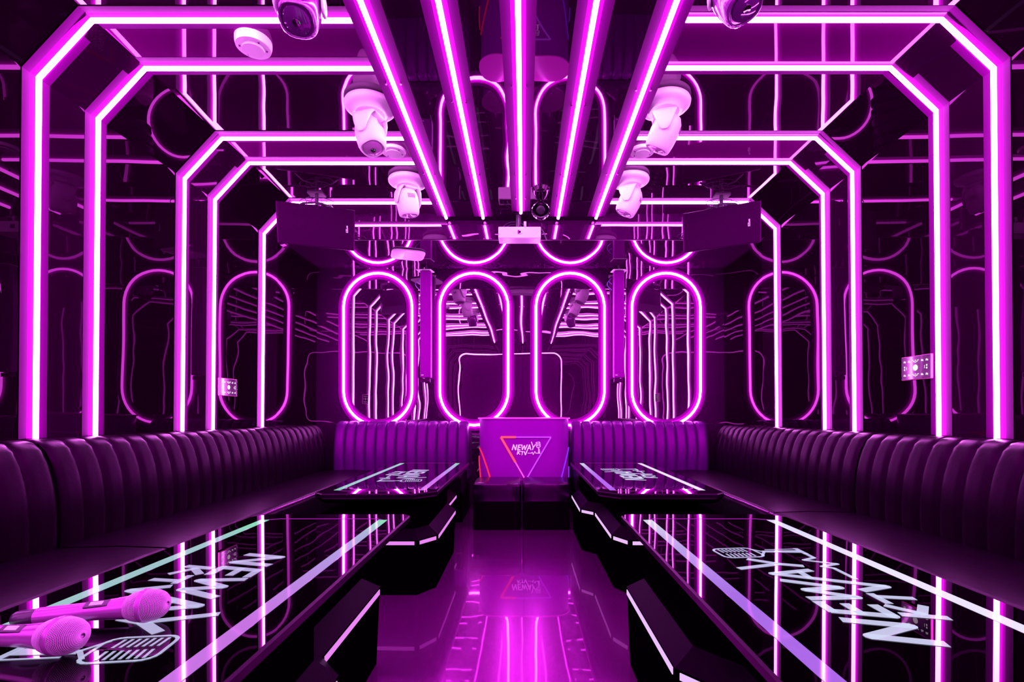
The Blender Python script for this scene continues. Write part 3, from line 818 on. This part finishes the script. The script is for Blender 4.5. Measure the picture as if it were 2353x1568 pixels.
# ---------------------------------------------------------------- column speakers on the back wall
def column(x0, x1, top, bot, side, label):
    z = 2.06
    xa, xb = (x0 - 1203) / 1000 * z, (x1 - 1203) / 1000 * z; ha, hb = (950 - top) / 1000 * z, (950 - bot) / 1000 * z
    t = thing('column_speaker', P((xa + xb) / 2, z, hb), label, 'speaker', 'slim column speakers between the neon rings')
    a = P(xa, z, hb); b = P(xb, z + .03, ha)
    MB().box(tuple(a), tuple(b)).build('cabinet', M['column'], t, bevel=.008)
    MB().box((a.x + .006, a.y - .003, a.z + .05), (b.x - .006, a.y + .004, b.z - .02)).build('grille', M['column'], t, bevel=.001)
    MB().box((a.x + .004, a.y + .01, a.z - .045), (b.x - .012, a.y + .06, a.z - .008)).build('connector_box', M['speakeredge'], t, bevel=.004)
    mb = MB()
    for k in range(4): mb.box((a.x + .012 + k * .006, a.y - .0012, a.z + .022), (a.x + .0165 + k * .006, a.y + .0005, a.z + .028))
    mb.build('badge', M['letterglow'], t)
    q = [(a.x - .035 * (1 if side < 0 else .2), a.y - .01), (b.x + .035 * (.2 if side < 0 else 1) - .01, a.y - .01), (b.x + .02, a.y + .09), (a.x - .02, a.y + .09)]
    MB().prism(q, b.z + .004, b.z + .012).build('top_bracket', M['whitesatin'], t)
    MB().tube([((a.x + b.x) / 2, a.y + .04, b.z - .01), ((a.x + b.x) / 2, a.y + .04, P(0,0,HLOW).z)], .008, 8).build('hanger_rod', M['bracket'], t, smooth=True)
    for k in range(2):
        MB().tube([(a.x - .01 - .03 * math.sin(R(an)) * (1 + .6 * k), a.y + .06, b.z - .06 - (.06 + .06 * k) * an / 180) for an in range(0, 181, 20)], .003, 6).build('cable', M['blueish'], t, smooth=True)
M['blueish'] = pri('blue_violet_cable', (.12, .06, .4), .3, .6)
column(965, 990, 622, 868, -1, 'slim vertical speaker on the back wall, between the two left neon rings')
column(1411, 1435, 622, 868, 1, 'slim vertical speaker on the back wall, between the two right neon rings')

# ---------------------------------------------------------------- wall touch panels
def touch_panel(side, z0, z1, h0, h1, label):
    X = (WL - .0015 - G + .0025) if side == 'L' else (WR + .0015 + G - .0025); sg = 1 if side == 'L' else -1
    root = P(X, (z0 + z1) / 2, h0); t = thing('touch_panel', root, label, 'control panel', 'lit touch panels on the side walls')
    a = P(X, z0, h0); b = P(X, z1, h1); W_ = b.y - a.y; H_ = b.z - a.z
    def bx(u0, v0, u1, v1, d0, d1, mb=None):
        mb = mb or MB()
        xs = sorted([X * S + sg * d0, X * S + sg * d1])
        return mb.box((xs[0], a.y + u0 * W_, a.z + v0 * H_), (xs[1], a.y + u1 * W_, a.z + v1 * H_))
    bx(0, 0, 1, 1, 0, .012).build('housing', M['panelrim'], t, bevel=.003)
    bx(.015, .02, .985, .98, .011, .0135).build('glass', M['panel'], t, bevel=.0006)
    c = Vector((X * S + sg * .0137, a.y + .5 * W_, a.z + .5 * H_))
    F = Matrix.Translation(c) @ Matrix.Rotation(R(90 * sg), 4, 'Y')
    MB().lathe([(.001, -.001), (.016, -.001), (.016, .0008), (.001, .0009)], 24, F).build('knob', M['icon'], t)
    ic = []
    for v in (.78, .2):
        for u in (.13, .28, .72, .87): ic.append((u, v))
    for (u, v) in ic:
        mb = MB()
        bx(u - .03, v - .035, u + .035, v + .0, .0134, .0142, mb); bx(u - .015, v + .015, u + .028, v + .04, .0134, .0142, mb); bx(u - .04, v - .05, u - .03, v + .02, .0134, .0142, mb)
        mb.build('icon', M['icon'], t)
    for u in (.13, .87):
        mb = MB()
        bx(u - .02, .52, u + .02, .59, .0134, .0142, mb); bx(u - .02, .41, u + .02, .48, .0134, .0142, mb)
        uu = u + .07 if u < .5 else u - .07
        bx(uu - .006, .43, uu + .006, .56, .0134, .0142, mb); mb.build('icon', M['icon'], t)
    for v in (.78, .2):
        mb = MB()
        for du, dv in ((-.09, .03), (.09, .03), (0, .03), (-.05, -.02), (.05, -.02), (0, -.05)):
            bx(.5 + du - .022, v + dv - .018, .5 + du + .022, v + dv + .018, .0134, .0142, mb)
        mb.build('icon', M['icon'], t)
touch_panel('L', 1.432, 1.520, .0585, .1175, 'small lit control panel on the left wall between the fourth and fifth neon frames')
touch_panel('R', 1.036, 1.118, .0835, .1425, 'larger-looking lit control panel on the right wall beside the second neon frame')

# ---------------------------------------------------------------- microphones on the near left table
def microphone(head, tail, zc, label):
    """head/tail: photo px of the head tip and the tail end on a horizontal axis at height; zc depth"""
    A = Vector(head); B = Vector(tail)
    d = (A - B).normalized(); L_ = (A - B).length
    t = thing('wireless_microphone', Vector((A.x, A.y, hz(HTT))), label, 'microphone', 'microphones on the table')
    o = A
    F = Matrix.Translation(A) @ frame_from(d, (0, 0, 1))   # local z points to the head tip
    # z from tip: 0 tip, negative along handle
    prof_head = [(.0004, 0), (.006, -.0003), (.0125, -.0016), (.0185, -.0045), (.0245, -.011), (.0285, -.020), (.0305, -.030), (.0308, -.038)]
    low = [(.0308, -.044), (.0295, -.054), (.0265, -.064), (.0225, -.072)]
    inner = [(r * .955, z * .985 - .0012) for r, z in prof_head] + [(r * .955, z) for r, z in low]
    MB().lathe(inner, 40, F).build('inner_foam', M['foam'], t, smooth=True)
    # woven wire grille: real wire lattice
    prof = prof_head + [(.0309, -.041)] + low
    # resample profile
    pts = [Vector((r, z)) for r, z in prof]; ln = [0]
    for i in range(1, len(pts)): ln.append(ln[-1] + (pts[i] - pts[i-1]).length)
    def at(s_):
        for i in range(1, len(pts)):
            if s_ <= ln[i] + 1e-9:
                f = (s_ - ln[i-1]) / (ln[i] - ln[i-1]); return pts[i-1].lerp(pts[i], f)
        return pts[-1]
    NR, NS = 34, 64
    rows = []
    for i in range(NR + 1):
        p_ = at(ln[-1] * i / NR); rows.append([F @ Vector((p_.x * math.cos((j + i * .5) * math.tau / NS), p_.x * math.sin((j + i * .5) * math.tau / NS), p_.y)) for j in range(NS + 1)])
    g = MB().sheet(rows).build('grille', M['grille'], t, smooth='all')
    md = g.modifiers.new('wire', 'WIREFRAME'); md.thickness = .0011; md.use_even_offset = False
    MB().lathe([(.0300, -.0355), (.0325, -.037), (.0332, -.041), (.0325, -.045), (.0300, -.0465)], 40, F, cap=False).build('collar_ring', M['mic'], t, smooth=True)
    hb = [(.0225, -.070), (.0222, -.078), (.0205, -.095), (.0190, -.115), (.0180, -.14), (.0172, -L_ + .05), (.0168, -L_ + .045), (.002, -L_ + .044)]
    MB().lathe(hb, 32, F).build('handle', M['mic'], t, smooth=True)
    MB().lathe([(.002, -L_ + .046), (.0150, -L_ + .046), (.0158, -L_ + .040), (.0155, -L_ + .012), (.0135, -L_ + .004), (.009, -L_), (.002, -L_)], 28, F).build('antenna_cap', M['mictail'], t, smooth=True)
    side = F.to_3x3() @ Vector((.2, 1, 0)); side.normalize()
    upv = Vector((0, 0, 1)); upv = (upv - d * upv.dot(d)).normalized(); tov = d.cross(upv)
    if tov.y > 0: tov = -tov
    m2 = (upv * .85 + tov * .5).normalized()
    c = A - d * .125 + m2 * .0178
    w2 = d.cross(m2).normalized()
    def slab(cc, ld, wd, th):
        q = [cc - d*ld - w2*wd, cc + d*ld - w2*wd, cc + d*ld + w2*wd, cc - d*ld + w2*wd]
        return MB().loft([[v - m2*th for v in q], [v + m2*th for v in q]])
    slab(c, .022, .0075, .0025).build('display_window', M['mictail'], t, bevel=.001)
    slab(c + m2*.002, .012, .0045, .0016).build('switch', M['white'], t, bevel=.0008)
    return t
zt_ = hz(HTT) + .0005
def on_table(px, z, up): return Vector(((px - 1203) / 1000 * z * S, z * K, zt_ + up))
microphone(on_table(386, .418, .036), on_table(30, .405, .0165), 0, 'silver-pink handheld microphone lying on the near left table, farther of the two')
microphone(on_table(190, .357, .036), on_table(-190, .372, .020), 0, 'silver-pink handheld microphone at the left picture edge, nearer of the two')

for e in EMPTIES:
    if '_o' in e: del e['_o']
